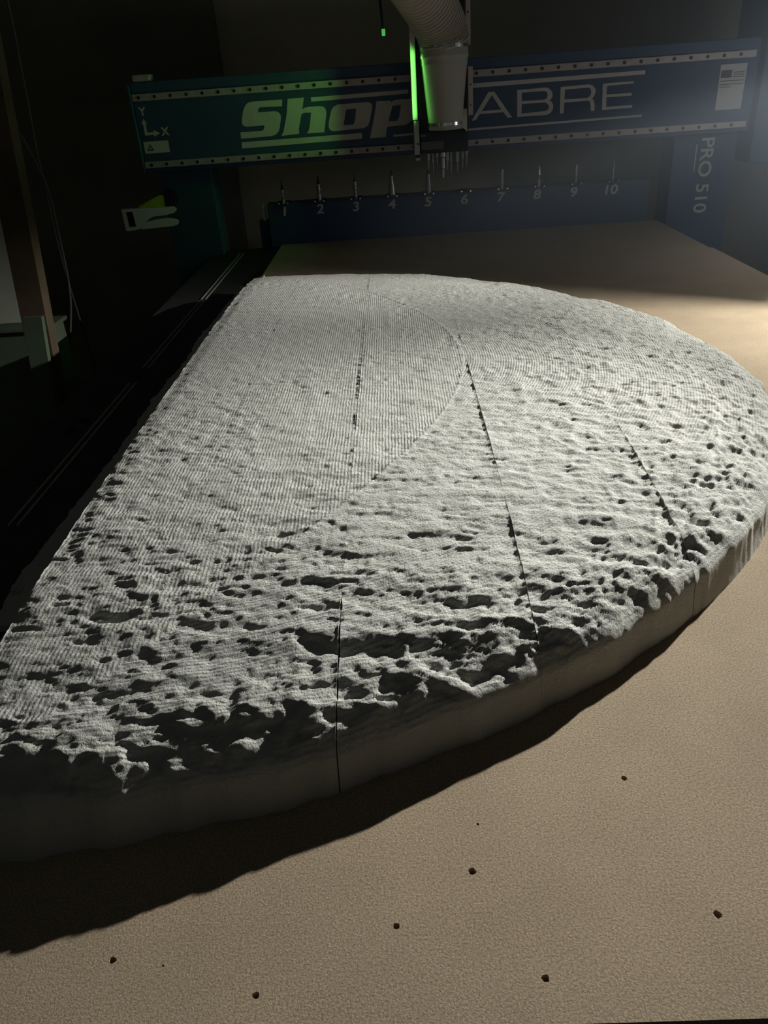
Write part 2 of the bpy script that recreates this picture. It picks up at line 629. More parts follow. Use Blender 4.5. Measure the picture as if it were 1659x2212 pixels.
    rel -= 0.0034 * np.clip(m2 - 0.22, 0, 0.6) * rim * sstep(1.0, 0.5, y)
    f = worley(x, y * 1.6, 0.026, 331)
    rel += (0.0030 * np.sqrt(f) - 0.0015) * rim * front
    z = z + rel * sstep(0.002, 0.022, de) * sstep(0.0, 0.01, dl + 0.004)
    z = z + 0.0010 * fbm(x * 60, y * 60, 51, 3) * sstep(0.004, 0.0, dl)
    return z, inset, de, th


def build_foam():
    root = empty('carved_foam_dome', (0.55, 1.13, 0.0))
    tag(root, 'large pale grey half-round carved foam dome lying on the tan board', 'foam carving')
    # columns of constant x, refined towards the tip; snapped to the joints between the glued planks
    cuts = [XL] + SEAMS + [FA * 0.99995]
    # samples along y within a column: dense at both rims and near the camera
    rimv = np.array([0.0, 0.0006, 0.0014, 0.0026])
    tt = np.linspace(0, 1, 760)
    body = (tt + 0.42 * tt * (tt - 1))            # denser at the near end
    for bi in range(len(cuts) - 1):
        x0, x1 = cuts[bi], cuts[bi + 1]
        gap = 0.0007
        xa = x0 + (gap if bi else 0)
        xb = x1 - (gap if bi < len(cuts) - 2 else 0)
        ph0, ph1 = math.asin(xa / FA), math.asin(min(xb / FA, 1))
        n = max(24, int((xb - xa) / 0.0024))
        if bi == len(cuts) - 2:
            n = 110
        ph = np.linspace(ph0, ph1, n)
        xs = FA * np.sin(ph)
        half = FB * np.sqrt(np.clip(1 - (xs / FA) ** 2, 0, None))
        # outline wobble of the hand-broken base
        cols_x, cols_y = [], []
        m = len(body) + 2 * len(rimv)
        X = np.repeat(xs[:, None], m, 1)
        lo, hi = FYC - half, FYC + half
        sc_ = np.minimum(1.0, half / 0.05)[:, None]
        inner0 = lo[:, None] + 0.0038 * sc_
        inner1 = hi[:, None] - 0.0038 * sc_
        Y = np.concatenate([lo[:, None] + rimv[None] * sc_, inner0 + (inner1 - inner0) * body[None],
                            hi[:, None] - rimv[None, ::-1] * sc_], 1)
        Z, inset, de, th = foam_height(X, Y)
        # irregular outline: push the rim in and out along its normal
        nx_, ny_ = np.cos(th), np.sin(th)
        off = (0.0035 * fbm(th * 26, th * 0 + 2, 81, 4) - 0.0045 * np.abs(fbm(th * 48, Z * 25, 87, 2)) * sstep(0.5, 0.8, X) * sstep(0.0, 0.012, Z)) * sstep(0.05, 0.0, de)
        lean = 0.004 * sstep(0.036, 0.0, Z) * sstep(0.02, 0.0, de)
        xlim = sstep(0.0, 0.03, X - XL)
        Xo = X + (off * nx_) * xlim * (1 if bi == 5 else 0.0)
        Yo = Y + off * ny_ + lean * ny_
        # joints: glue lines that open and close along the length
        for side, xe, on in ((0, xa, bi > 0), (-1, xb, bi < len(cuts) - 2)):
            if not on:
                continue
            sx = x0 if side == 0 else x1
            col = 0 if side == 0 else -1
            k = 900 + int(round(sx * 1000))
            prof = {195: ([0, 2.2], [.0, .0]), 975: ([0, 2.2], [.0, .0]),
                    390: ([.15, .25, .32, .45, .6, 1.0, 1.25, 1.6, 2.0], [.15, .8, .9, .6, .75, .85, .6, .5, .4]),
                    585: ([.2, .3, .36, .5, .545, .56, .63, .65, .8, 1.15, 1.2, 1.24, 1.26, 1.6, 1.9], [.2, .5, .9, .8, .6, 0, .05, .55, .8, .8, 1.6, 2.2, .35, .4, .2]),
                    780: ([.4, .44, .5, .6, .72, .76, .8, 1.1, 1.4], [.1, .5, .9, .8, .7, .5, .1, .25, .2])}[int(round(sx * 1000))]
            strong = np.interp(Y[col], *prof)
            open_ = np.clip(fbm(Y[col] * 7, Y[col] * 0 + sx * 31, k, 4, 0.6) * 0.8 + 0.75, 0, 1.2) * strong
            jag = fbm(Y[col] * 130, Y[col] * 0 + sx * 9, k + 5, 2)
            sgn = 1 if side == 0 else -1
            Xo[col] += sgn * open_ * (0.0002 + 0.0005 * jag) - sgn * (1 - open_) * gap * 0.97
            Z[col] += 0.0007 * jag * open_ + 0.0010 * open_ * (1 if side == -1 else 0)
        nr, ncol = m, n
        verts = np.stack([Xo, Yo, Z], -1).reshape(-1, 3)
        idx = np.arange(ncol * nr).reshape(ncol, nr)
        q = np.stack([idx[:-1, :-1], idx[1:, :-1], idx[1:, 1:], idx[:-1, 1:]], -1).reshape(-1, 4)
        faces = [q]
        # plank sides, down to the board
        extra, ex_att = [], []
        base = len(verts)
        for col, flip in ((0, False), (-1, True)):
            low = np.stack([Xo[col], Yo[col], np.zeros(nr)], -1)
            ti = base + np.arange(nr)
            li = ti + nr
            extra += [np.stack([Xo[col], Yo[col], Z[col]], -1), low]
            base += 2 * nr
            f = np.stack([ti[:-1], ti[1:], li[1:], li[:-1]], -1)
            faces.append(f[:, ::-1] if flip else f)
        verts = np.concatenate([verts] + extra)
        F = np.concatenate(faces)
        att = np.concatenate([inset.reshape(-1), np.zeros(4 * nr)])
        verts = verts - np.array([0.55, 1.13, 0.0])
        me = bpy.data.meshes.new('foam_plank')
        me.vertices.add(len(verts))
        me.vertices.foreach_set('co', verts.astype(np.float32).ravel())
        me.loops.add(F.size)
        me.loops.foreach_set('vertex_index', F.astype(np.int32).ravel())
        me.polygons.add(len(F))
        me.polygons.foreach_set('loop_start', np.arange(0, F.size, 4, dtype=np.int32))
        me.polygons.foreach_set('use_smooth', np.ones(len(F), dtype=bool))
        me.update(calc_edges=True)
        a = me.attributes.new('inset', 'FLOAT', 'POINT')
        a.data.foreach_set('value', att.astype(np.float32))
        me.materials.append(M['foam'])
        link(bpy.data.objects.new('foam_plank', me), root)
    # the stepped, hand-torn stock left outside the straight edge
    bm = bmesh.new()
    prof0 = [(0.047, 0.044), (0.0445, 0.030), (0.033, 0.029), (0.031, 0.021), (0.018, 0.020), (0.016, 0.013), (0.001, 0.012),
             (-0.001, 0.006), (None, 0.005), (None, -0.006), (0.0, -0.006 + 0.0065), (0.047, 0.0005)]
    rows = []
    ys = np.linspace(0.465, 2.20, 420)
    e = 0.052 + 0.006 * fbm(ys * 4, ys * 0, 401, 3) + 0.0045 * np.abs(fbm(ys * 17, ys * 0 + 3, 411, 3)) - 0.012 * sstep(1.2, 2.1, ys)
    jag = 0.0016 * fbm(ys * 60, ys * 0 + 7, 421, 2)
    for y, ee, jj in zip(ys, e, jag):
        rows.append([bm.verts.new(((-ee - jj if px is None else px) - 0.55, y - 1.13, pz)) for px, pz in prof0])
    for a, b in zip(rows[:-1], rows[1:]):
        for i in range(len(prof0)):
            k = (i + 1) % len(prof0)
            bm.faces.new((a[i], b[i], b[k], a[k]))
    bm.faces.new(rows[0])
    bm.faces.new(rows[-1][::-1])
    tag(obj('stepped_ledge', bm, M['foam'], root), 'stepped ledge with a torn outer edge, in shadow')
    bm = bmesh.new()
    rows = []
    ys = np.linspace(0.14, 0.463, 90)
    e2 = 0.020 + 0.010 * fbm(ys * 7, ys * 0, 431, 3)
    for y, ee in zip(ys, e2):
        rows.append([bm.verts.new((px - 0.55, y - 1.13, pz)) for px, pz in
                     ((0.047, 0.034), (0.040, 0.022), (0.022, 0.014), (0.006, 0.008), (-ee, 0.002), (-ee, -0.006), (0.0, 0.0005), (0.047, 0.0005))])
    for a, b in zip(rows[:-1], rows[1:]):
        for i in range(8):
            k = (i + 1) % 8
            bm.faces.new((a[i], b[i], b[k], a[k]))
    bm.faces.new(rows[0])
    bm.faces.new(rows[-1][::-1])
    obj('stepped_ledge', bm, M['foam'], root)
    return root


foam = build_foam()


def chip(loc, r, seed, label):
    bm = bmesh.new()
    bmesh.ops.create_icosphere(bm, subdivisions=2, radius=r)
    rr = random.Random(seed)
    for v in bm.verts:
        v.co *= 1 + rr.uniform(-.35, .35)
        v.co.z *= 1.3
    o = obj('foam_chip', bm, M['foam'])
    o.location = loc
    tag(o, label, 'foam chip', 'foam chips along the torn edge')


chip((-0.050, 0.535, 0.009), 0.0050, 1, 'small bright foam chip on the outer torn edge of the ledge')
chip((0.062, 0.352, 0.052), 0.0036, 2, 'small bright foam chip on the near end of the straight edge')
chip((-0.031, 2.19, 0.009), 0.0060, 3, 'small pale foam chip at the far end of the ledge')

# ------------------------------------------------------------------ gantry
GY = 2.90
gantry = empty('gantry', (0.66, 3.0, FLOOR))
tag(gantry, 'wide dark blue gantry beam with white lettering spanning the far table end', 'gantry')


def gp(o):
    """parent a part built in world coordinates to the gantry"""
    o.parent = gantry
    o.matrix_parent_inverse = Matrix.Translation(gantry.location).inverted()
    return o


def adopt(o, root):
    o.parent = root
    o.matrix_parent_inverse = Matrix.Translation(root.location).inverted()
    return o


gp(bxo('beam', (-0.467, 1.80, GY, 3.10, 0.305, 0.606), M['blue'], bev=0.004))
for z0, z1 in ((0.545, 0.568), (0.321, 0.343)):
    gp(bxo('linear_rail', (-0.465, 1.78, GY - 0.014, GY + 0.001, z0, z1), M['rail'], bev=0.002))
    bm = bmesh.new()
    x = -0.44
    while x < 1.77:
        lathe(bm, [(0.0058, GY - 0.0143), (0.0058, GY - 0.0165), (0.003, GY - 0.0165), (0.003, GY - 0.015)], x, 0, 10, 'Y', (z0 + z1) / 2)
        x += 0.0585
    tag(gp(obj('rail_bolts', bm, M['bolt'])), kind='stuff')
LET = {
    'S': [[(80,518), (77,496), (-4,498), (-10,495), (-15,482), (49,482), (61,478), (68,468), (67,456), (59,426), (52,413), (40,404), (26,401), (-90,399), (-89,421), (-11,420), (-1,424), (4,438), (-65,438), (-76,443), (-79,452), (-77,465), (-67,493), (-58,507), (-45,516), (-28,518)]],
    'h': [[(100,519), (160,519), (150,481), (159,486), (172,488), (215,488), (228,485), (236,477), (237,463), (223,401), (158,401), (165,410), (171,425), (181,469), (154,470), (145,465), (140,451), (130,420), (129,402), (62,399), (71,413), (78,431), (90,469)]],
    'o': [[(250,455), (257,473), (265,482), (282,489), (391,490), (403,486), (407,478), (405,464), (395,428), (387,413), (372,406), (259,402), (247,406), (241,415), (242,430)], [(311,471), (348,472), (341,435), (334,420), (297,420), (299,430)]],
    'p': [[(424,490), (477,489), (477,483), (489,490), (501,491), (554,491), (564,487), (567,477), (558,439), (549,420), (538,411), (526,407), (461,405), (456,402), (451,371), (391,371), (398,392), (409,429), (420,470)], [(482,472), (513,473), (505,435), (496,422), (464,423), (466,430)]],
    'A': [[(771,405), (832,494), (854,494), (920,407), (904,407), (888,426), (800,425), (787,406)], [(845,484), (880,435), (808,434)]],
    'B': [[(937,494), (1040,496), (1054,491), (1064,480), (1066,467), (1060,456), (1056,453), (1064,448), (1070,438), (1069,423), (1062,413), (1048,407), (939,407)], [(954,485), (1037,485), (1047,479), (1048,468), (1043,459), (1034,457), (954,457)], [(955,448), (1040,448), (1050,442), (1054,432), (1052,425), (1043,420), (954,417)]],
    'R': [[(1094,494), (1196,496), (1211,491), (1220,480), (1222,471), (1217,457), (1210,450), (1217,443), (1221,430), (1222,410), (1209,409), (1206,431), (1202,441), (1196,444), (1110,443), (1109,409), (1095,408)], [(1110,485), (1195,486), (1203,481), (1206,470), (1203,460), (1193,453), (1110,453)]],
    'E': [[(1246,495), (1357,496), (1357,489), (1262,487), (1261,459), (1353,459), (1354,450), (1262,451), (1264,419), (1358,420), (1359,411), (1249,410)]],
}
for k, lp in LET.items():
    gp(flat('letter', lp, GY - 0.0012, 0.0014, M['white_vinyl']))
for lp in ([(185, 518), (542, 521), (541, 508), (186, 504)], [(-90, 387), (363, 390), (363, 371), (-92, 366)],
           [(770, 525), (1395, 528), (1396, 515), (770, 511)], [(480, 377), (1397, 386), (1398, 379), (479, 370)]):
    gp(flat('stripe', [lp], GY - 0.0012, 0.0014, M['white_vinyl']))
# axis mark: Y, two arrows, X
gp(text('letter', 'Y', -0.440, 0.510, GY - 0.0012, 0.026, M['white_vinyl'], None, 1.0, 0, 0.0012))
gp(text('letter', 'X', -0.369, 0.440, GY - 0.0012, 0.026, M['white_vinyl'], None, 1.0, 0, 0.0012))
gp(flat('axis_arrow', [[(-446, 432), (-446, 470), (-452, 470), (-441, 488), (-430, 470), (-436, 470), (-436, 442), (-412, 442), (-412, 449), (-388, 437), (-412, 426), (-412, 432)]],
        GY - 0.0012, 0.0014, M['white_vinyl']))
# warning sticker
ws = gp(bxo('warning_sticker', (-0.458, -0.364, GY - 0.0012, GY + 0.0002, 0.371, 0.411), M['label']))
tri = flat('warning_triangle', [[(-449, 380), (-422, 380), (-435, 404)], [(-443, 384), (-429, 384), (-436, 397)]], GY - 0.0018, 0.0008, M['label_dark'], None)
adopt_list = [tri, flat('warning_triangle', [[(-443, 384), (-429, 384), (-436, 397)]], GY - 0.0018, 0.0008, M['label_yellow'], None)]
for o in adopt_list:
    o.parent = ws
# serial plate at the right end, with a flag panel
fs = gp(flat('data_sticker', [[(1663, 383), (1664, 528), (1758, 528), (1756, 383)]], GY - 0.0012, 0.0014, M['label']))
for lp in ([(1668, 486), (1706, 486), (1706, 510), (1668, 510)], [(1712, 486), (1752, 486), (1752, 489), (1712, 489)],
           [(1712, 493), (1752, 493), (1752, 496), (1712, 496)], [(1712, 500), (1752, 500), (1752, 503), (1712, 503)],
           [(1668, 474), (1752, 474), (1752, 477), (1668, 477)], [(1668, 463), (1752, 463), (1752, 466), (1668, 466)],
           [(1668, 455), (1708, 455), (1708, 458), (1668, 458)]):
    o = flat('print_mark', [lp], GY - 0.0016, 0.0006, M['label_dark'])
    o.parent = fs
gp(bxo('leg', (-0.435, -0.235, 2.955, 3.095, FLOOR, 0.304), M['teal'], bev=0.004))
rl = gp(bxo('leg', (1.545, 1.785, 2.955, 3.095, FLOOR, 0.304), M['blue'], bev=0.004))
gp(bxo('end_plate', (1.801, 1.96, 2.86, 3.14, 0.20, 0.95), M['teal'], bev=0.003))
gp(bxo('end_plate', (-0.476, -0.468, 2.885, 3.11, 0.31, 0.60), M['teal'], bev=0.002))
gp(bxo('end_bracket', (-0.452, -0.392, 2.895, 2.96, 0.607, 0.628), M['rail'], bev=0.002))
gp(text('model_number', 'PRO 510', 1.672, 0.156, 2.9535, 0.047, M['white_vinyl'], None, 1.08, 0, 0.001, -math.pi / 2))
gp(flat('stripe', [[(1631, 172), (1635, 172), (1635, 268), (1631, 268)]], 2.9535, 0.0014, M['white_vinyl']))
gp(bxo('leg_front', (1.55, 1.76, 2.9549, 2.96, 0.0, 0.30), M['blue']))

# ------------------------------------------------------------------ carriage on the gantry
car = empty('router_carriage', (0.65, 2.80, 0.30))
tag(car, 'router carriage with grey dust boot and drill heads in the gantry centre', 'router head')


def cp(o):
    return adopt(o, car)


cp(bxo('back_plate', (0.555, 0.748, 2.80, 2.884, 0.315, 1.05), M['black'], bev=0.003))
cp(bxo('side_flange', (0.548, 0.566, 2.706, 2.80, 0.428, 1.05), M['white_paint'], bev=0.001))
bm = bmesh.new()
box(bm, 0.551, 0.560, 2.70, 2.80, 0.318, 0.426, 0.001)
box(bm, 0.560, 0.569, 2.712, 2.80, 0.318, 0.426, 0.001)
box(bm, 0.553, 0.570, 2.700, 2.80, 0.300, 0.309, 0.001)
lo = cp(obj('lower_bracket', bm, M['grey_metal']))
bm = bmesh.new()
lathe(bm, [(0.0035, 2.711), (0.0035, 2.7085), (0.001, 2.7085)], 0.5635, 0, 10, 'Y', 0.352)
cp(obj('bolt', bm, M['bolt']))
for x0, x1, z0, z1, yy in ((0.734, 0.750, 0.640, 1.05, 2.70), (0.741, 0.757, 0.432, 0.578, 2.70)):
    cp(bxo('guide_rail', (x0, x1, yy, 2.80, z0, z1), M['rail'], bev=0.0015))
    z = z0 + 0.03
    while z < z1:
        bm = bmesh.new()
        lathe(bm, [(0.003, yy + 0.001), (0.003, yy - 0.0012), (0.001, yy - 0.0012)], (x0 + x1) / 2, 0, 10, 'Y', z)
        cp(obj('bolt', bm, M['bolt']))
        z += 0.062
cp(flat('cream_bracket', [[(716, 397), (716, 447), (722, 452), (737, 452), (737, 380), (730, 388)]], 2.71, 0.05, M['cream']))
# dust boot: tapered bucket with rim beads
BX, BY = 0.662, 2.715
bm = bmesh.new()
lathe(bm, [(0.056, 0.392), (0.058, 0.395), (0.060, 0.422), (0.077, 0.588), (0.0785, 0.590), (0.0785, 0.594), (0.078, 0.596),
           (0.080, 0.609), (0.082, 0.611), (0.082, 0.616), (0.0805, 0.618), (0.081, 0.652), (0.078, 0.654)], BX, BY, 48)
cp(obj('dust_boot', bm, M['bucket'], smooth=True))
for zc, r in ((0.411, 0.0605), (0.641, 0.0825)):
    bm = bmesh.new()
    lathe(bm, [(r, zc - 0.0055), (r + 0.0012, zc - 0.005), (r + 0.0012, zc + 0.005), (r, zc + 0.0055)], BX, BY, 48)
    band = cp(obj('hose_clamp', bm, M['chrome'], smooth=False))
    for a in (-100, -72, -118):
        bm = bmesh.new()
        box(bm, -0.006, 0.006, -0.004, 0.004, -0.006, 0.006, 0.0012)
        bm.transform(Matrix.Translation((BX + (r + .003) * math.cos(math.radians(a)), BY + (r + .003) * math.sin(math.radians(a)), zc))
                     @ Matrix.Rotation(math.radians(a + 90), 4, 'Z'))
        o = obj('clamp_screw', bm, M['chrome'])
        o.parent = band
# drill block and its spindles
cp(bxo('drill_block', (0.574, 0.742, 2.72, 2.80, 0.318, 0.388), M['rubber'], bev=0.006))
cp(bxo('cover_plate', (0.574, 0.655, 2.712, 2.72, 0.330, 0.358), M['darkrail'], bev=0.004))
cp(bxo('nameplate', (0.573, 0.592, 2.714, 2.72, 0.372, 0.381), M['greenboard'], bev=0.001))
for x, z0, yy in ((0.600, 0.272, 2.74), (0.618, 0.262, 2.76), (0.632, 0.282, 2.74), (0.668, 0.268, 2.74), (0.682, 0.258, 2.76), (0.704, 0.262, 2.74),
                  (0.724, 0.270, 2.76), (0.737, 0.280, 2.74)):
    bm = bmesh.new()
    lathe(bm, [(0.0015, z0 - 0.012), (0.0030, z0), (0.0030, z0 + 0.02), (0.0060, z0 + 0.022), (0.0065, z0 + 0.040), (0.0065, 0.320)], x, yy, 12)
    cp(obj('drill_bit', bm, M['steel'], smooth=False))
bm = bmesh.new()
lathe(bm, [(0.003, 0.233), (0.006, 0.236), (0.007, 0.262), (0.0085, 0.266), (0.0075, 0.300), (0.011, 0.303), (0.011, 0.320)], 0.651, 2.735, 16)
cp(obj('spindle_nose', bm, M['steel']))
# status light bar behind the flange: lights the flange, the boot's flank and the lettering
gl = area_light('status_light_left', (0.579, 2.686, 0.535), (-1, 0.12, 0), 0.26, 0.006, 0.20, (0.22, 1.0, 0.16))
gl.data.spread = math.radians(105)
area_light('status_light_right', (0.581, 2.686, 0.52), (1, 0.15, 0), 0.022, 0.006, 0.20, (0.22, 1.0, 0.16))
cp(bxo('light_bar', (0.572, 0.578, 2.735, 2.80, 0.43, 0.645), M['black'], bev=0.0005))

# dust hose
path = catmull([(BX, BY, 0.655), (0.654, 2.702, 0.69), (0.630, 2.665, 0.732), (0.592, 2.60, 0.780), (0.55, 2.51, 0.825),
                (0.50, 2.39, 0.875), (0.44, 2.25, 0.93), (0.36, 2.10, 1.0)], 330)
rad = [0.082 + (0.002, 0.003, 0.003, 0.002, -0.002, -0.0095, -0.0095, -0.002)[i % 8] for i in range(len(path))]
bm = bmesh.new()
tube(bm, path, rad, 40)
hose = obj('dust_hose', bm, M['hose'], smooth=False)
tag(hose, 'ribbed brown grey dust hose bending down onto the grey boot', 'hose')

# hanging pilot light
pl = empty('pilot_light', (0.463, 2.72, 0.694))
tag(pl, 'small glowing green pilot light hanging on a dark cord beside the hose', 'pilot light')
bm = bmesh.new()
box(bm, -0.0058, 0.0058, -0.005, 0.005, -0.010, 0.010, 0.002)
obj('lens', bm, M['green_led'], pl)
bm = bmesh.new()
tube(bm, catmull([(0, 0, 0.008), (-0.003, 0, 0.05), (-0.008, 0, 0.15), (-0.01, 0, 0.4)], 16), 0.0045, 8)
obj('cord', bm, M['rubber'], pl)

# ------------------------------------------------------------------ tool rack
rack = empty('tool_rack', (0.70, 3.03, 0.0))
tag(rack, 'long dark blue tool rack with white numbers 1 to 10 behind the table', 'tool rack')


def rp(o):
    return adopt(o, rack)


rp(bxo('rack_body', (-0.045, 1.49, 3.02, 3.10, -0.02, 0.149), M['blue'], bev=0.003))
rp(bxo('rack_body', (-0.09, 1.49, 3.05, 3.10, -0.09, 0.085), M['blue'], bev=0.002))
XT = [0.0266 + i * 0.1455 for i in range(10)]
for i, x in enumerate(XT):
    o = rp(text('number', str(i + 1), x - 0.004, 0.118, 3.0186, 0.033, M['white_vinyl'], None, 1.25, 0.10, 0.0))
    bold = bmesh.new()
    for kk, (dx, dz) in enumerate(((0, 0), (-.0017, 0), (.0017, 0), (0, -.0014), (0, .0014), (-.0013, -.0011), (.0013, .0011), (-.0013, .0011), (.0013, -.0011))):
        b0 = len(bold.verts)
        bold.from_mesh(o.data)
        bold.verts.ensure_lookup_table()
        for v in bold.verts[b0:]:
            v.co.x += dx
            v.co.z += dz
            v.co.y -= kk * 0.00025
    bold.to_mesh(o.data)
    bold.free()
    bm = bmesh.new()
    box(bm, x - 0.024, x - 0.011, 2.985, 3.05, 0.1495, 0.157, 0.0015)
    box(bm, x + 0.011, x + 0.024, 2.985, 3.05, 0.1495, 0.157, 0.0015)
    box(bm, x - 0.024, x + 0.024, 3.03, 3.05, 0.1495, 0.157, 0.0015)
    fk = rp(obj('tool_fork', bm, M['rubber']))
    for s in (-1, 1):
        bm = bmesh.new()
        lathe(bm, [(0.0042, 2.9846), (0.0042, 2.981), (0.002, 2.980)], x + s * 0.0175, 0, 10, 'Y', 0.1532)
        o = obj('fork_screw', bm, M['chrome'])
        o.parent = fk
rp(bxo('stop_post', (-0.068, -0.056, 3.03, 3.048, 0.0855, 0.148), M['rail'], bev=0.002))
WORDS = ['1', '2', '3', '4', '5', '6', '7', '8', '9', '10']
SHAPES = {0: [(.0085, .157), (.0085, .168), (.0040, .172), (.0035, .188), (.0070, .190), (.0060, .202), (.0022, .226), (.001, .240)],
          1: [(.0105, .157), (.0100, .180), (.0060, .183), (.0060, .190), (.0095, .192), (.0070, .214), (.0030, .234), (.001, .247)],
          2: [(.0065, .157), (.0060, .184), (.0100, .187), (.0100, .194), (.0075, .196), (.0075, .216), (.0030, .222), (.002, .240)],
          3: [(.0145, .157), (.0120, .180), (.0085, .205), (.0070, .228), (.0035, .230), (.0025, .248)],
          4: [(.0120, .157), (.0110, .182), (.0085, .205), (.0075, .224), (.0035, .226), (.002, .240)],
          6: [(.0090, .157), (.0085, .180), (.0080, .215), (.0075, .222), (.003, .224)],
          7: [(.0090, .157), (.0085, .176), (.0035, .178), (.0035, .190), (.0080, .193), (.0060, .212), (.002, .226)],
          8: [(.0050, .157), (.0050, .185), (.0065, .187), (.0060, .220), (.002, .226)],
          9: [(.0050, .157), (.0045, .180), (.0025, .184), (.0050, .186), (.0045, .206), (.0020, .210), (.0018, .228)]}
LOOK = {0: 'slim stepped', 1: 'stout two-collar', 2: 'narrow waisted', 3: 'broad smooth cone', 4: 'tall pale cone', 6: 'straight pale cylinder',
        7: 'two-piece notched', 8: 'thin plain pin', 9: 'thinnest jointed'}
for i, pr in SHAPES.items():
    t = empty('tool_holder', (XT[i], 3.005, 0.1495))
    tag(t, '%s metal tool holder standing above number %s on the blue rack' % (LOOK[i], WORDS[i]), 'tool', 'tool holders in the numbered rack')
    cut = max(3, len(pr) - 2)
    bm = bmesh.new()
    lathe(bm, [(r, z - 0.1495) for r, z in [(0.0095, .1500)] + pr[:cut]], 0, 0, 16)
    obj('taper', bm, M['steel'], t)
    bm = bmesh.new()
    lathe(bm, [(r, z - 0.1495) for r, z in pr[cut - 1:]], 0, 0, 12)
    obj('cutter', bm, M['bolt'] if i < 5 else M['steel'], t)

# ------------------------------------------------------------------ white two-pronged bracket by the left leg
br = empty('plastic_bracket', (-0.48, 2.90, 0.14))
tag(br, 'white plastic bracket with dark square window and two rounded prongs, left of the leg', 'bracket')
BODY = [[(-589, 184), (-400, 181), (-387, 180), (-379, 173), (-380, 165), (-391, 158), (-420, 153), (-473, 150), (-488, 143), (-502, 134), (-509, 129), (-490, 134), (-456, 139), (-414, 140), (-383, 133), (-378, 125), (-383, 115), (-399, 111), (-513, 107), (-523, 107), (-526, 114), (-531, 108), (-580, 103), (-588, 106)],
        [(-576, 173), (-548, 173), (-545, 118), (-577, 116)]]
adopt(flat('prong_plate', BODY, 2.88, 0.02, M['plastic_white']), br)
adopt(bxo('window_backing', (-0.585, -0.538, 2.901, 2.906, 0.110, 0.178), M['rubber']), br)
tag(adopt(flat('lime_flag', [[(-523, 184), (-523, 189), (-442, 222), (-425, 223), (-421, 212), (-423, 182)]], 2.893, 0.02, M['lime']), br), 'lime green wedge behind the upper prong')
adopt(flat('hook', [[(-411, 237), (-383, 236), (-385, 220), (-378, 206), (-383, 184), (-417, 183)]], 2.897, 0.057, M['rubber']), br)

# ------------------------------------------------------------------ clutter in the dark at the left
def slab(name, quad, thick, m, label, cat):
    """quad: four world points of the near face; thickness away from the camera along +Y"""
    bm = bmesh.new()
    a = [bm.verts.new(q) for q in quad]
    b = [bm.verts.new((q[0], q[1] + thick, q[2])) for q in quad]
    bm.faces.new(a)
    bm.faces.new(b[::-1])
    for i in range(4):
        bm.faces.new((a[i], b[i], b[(i + 1) % 4], a[(i + 1) % 4]))
    return tag(obj(name, bm, m), label, cat)


def leaning(name, x0, x1, y0, y1, h, thick, lean, m, label, cat):
    """an upright sheet on the floor leaning back against something: bottom at y0, width x0..x1"""
    bm = bmesh.new()
    box(bm, x0, x1, 0, thick, 0, h, 0.002)
    bm.transform(Matrix.Translation((0, y0, FLOOR)) @ Matrix.Rotation(-lean, 4, 'X'))
    return tag(obj(name, bm, m), label, cat)


sheet = tag(bxo('panel_sheet', (-1.35, -0.745, 2.30, 2.33, -0.085, 0.75), M['sheet'], bev=0.003), 'pale grey green panel at the far left edge standing on the cabinet', 'panel')
cab = empty('storage_cabinet', (-1.1, 2.45, FLOOR))
tag(cab, 'dark green low cabinet in the shadow at the far left', 'cabinet')
adopt(bxo('body', (-1.45, -0.70, 2.25, 2.36, FLOOR, -0.10), M['greenboard'], bev=0.004), cab)
adopt(bxo('top', (-1.47, -0.69, 2.23, 2.375, -0.099, -0.0855), M['greenboard'], bev=0.003), cab)


def bar(name, p0, p1, wx, wy, m, label, cat):
    bm = bmesh.new()
    a, b = Vector(p0), Vector(p1)
    vs = []
    for p in (a, b):
        vs.append([bm.verts.new((p.x + sx * wx / 2, p.y + sy * wy / 2, p.z)) for sx, sy in ((-1, -1), (1, -1), (1, 1), (-1, 1))])
    for i in range(4):
        bm.faces.new((vs[0][i], vs[0][(i + 1) % 4], vs[1][(i + 1) % 4], vs[1][i]))
    bm.faces.new(vs[0][::-1])
    bm.faces.new(vs[1])
    return tag(obj(name, bm, m), label, cat)


bar('timber_post', (-0.70, 2.0, FLOOR), (-0.53, 2.0, 0.95), 0.075, 0.05, M['wood_dark'], 'dark brown timber post leaning beside the table at left', 'post')
bar('green_board', (-0.66, 1.82, FLOOR), (-0.58, 1.90, 0.03), 0.055, 0.02, M['greenboard'], 'narrow dull green board leaning before the dark timber post', 'board')
bm = bmesh.new()
tube(bm, catmull([(-0.711, 2.4, 1.3), (-0.711, 2.4, 0.596), (-0.686, 2.4, 0.453), (-0.654, 2.4, 0.328), (-0.656, 2.4, 0.156), (-0.671, 2.4, -0.028), (-0.742, 2.4, -0.345), (-0.76, 2.45, FLOOR + .01)], 60), 0.004, 8)
tag(obj('hanging_cable', bm, M['darkrail']), 'thin dark cable hanging to the floor, right one of the two at left', 'cable', 'cables hanging at the left')
bm = bmesh.new()
tube(bm, catmull([(-0.70, 2.6, 1.3), (-0.711, 2.6, 0.824), (-0.719, 2.6, 0.699), (-0.729, 2.6, 0.554), (-0.741, 2.6, 0.414), (-0.742, 2.6, 0.327), (-0.75, 2.6, 0.0), (-0.76, 2.74, FLOOR + .01)], 60), 0.004, 8)
tag(obj('hanging_cable', bm, M['darkrail']), 'thin dark cable hanging behind the cabinet, farther of the two', 'cable', 'cables hanging at the left')

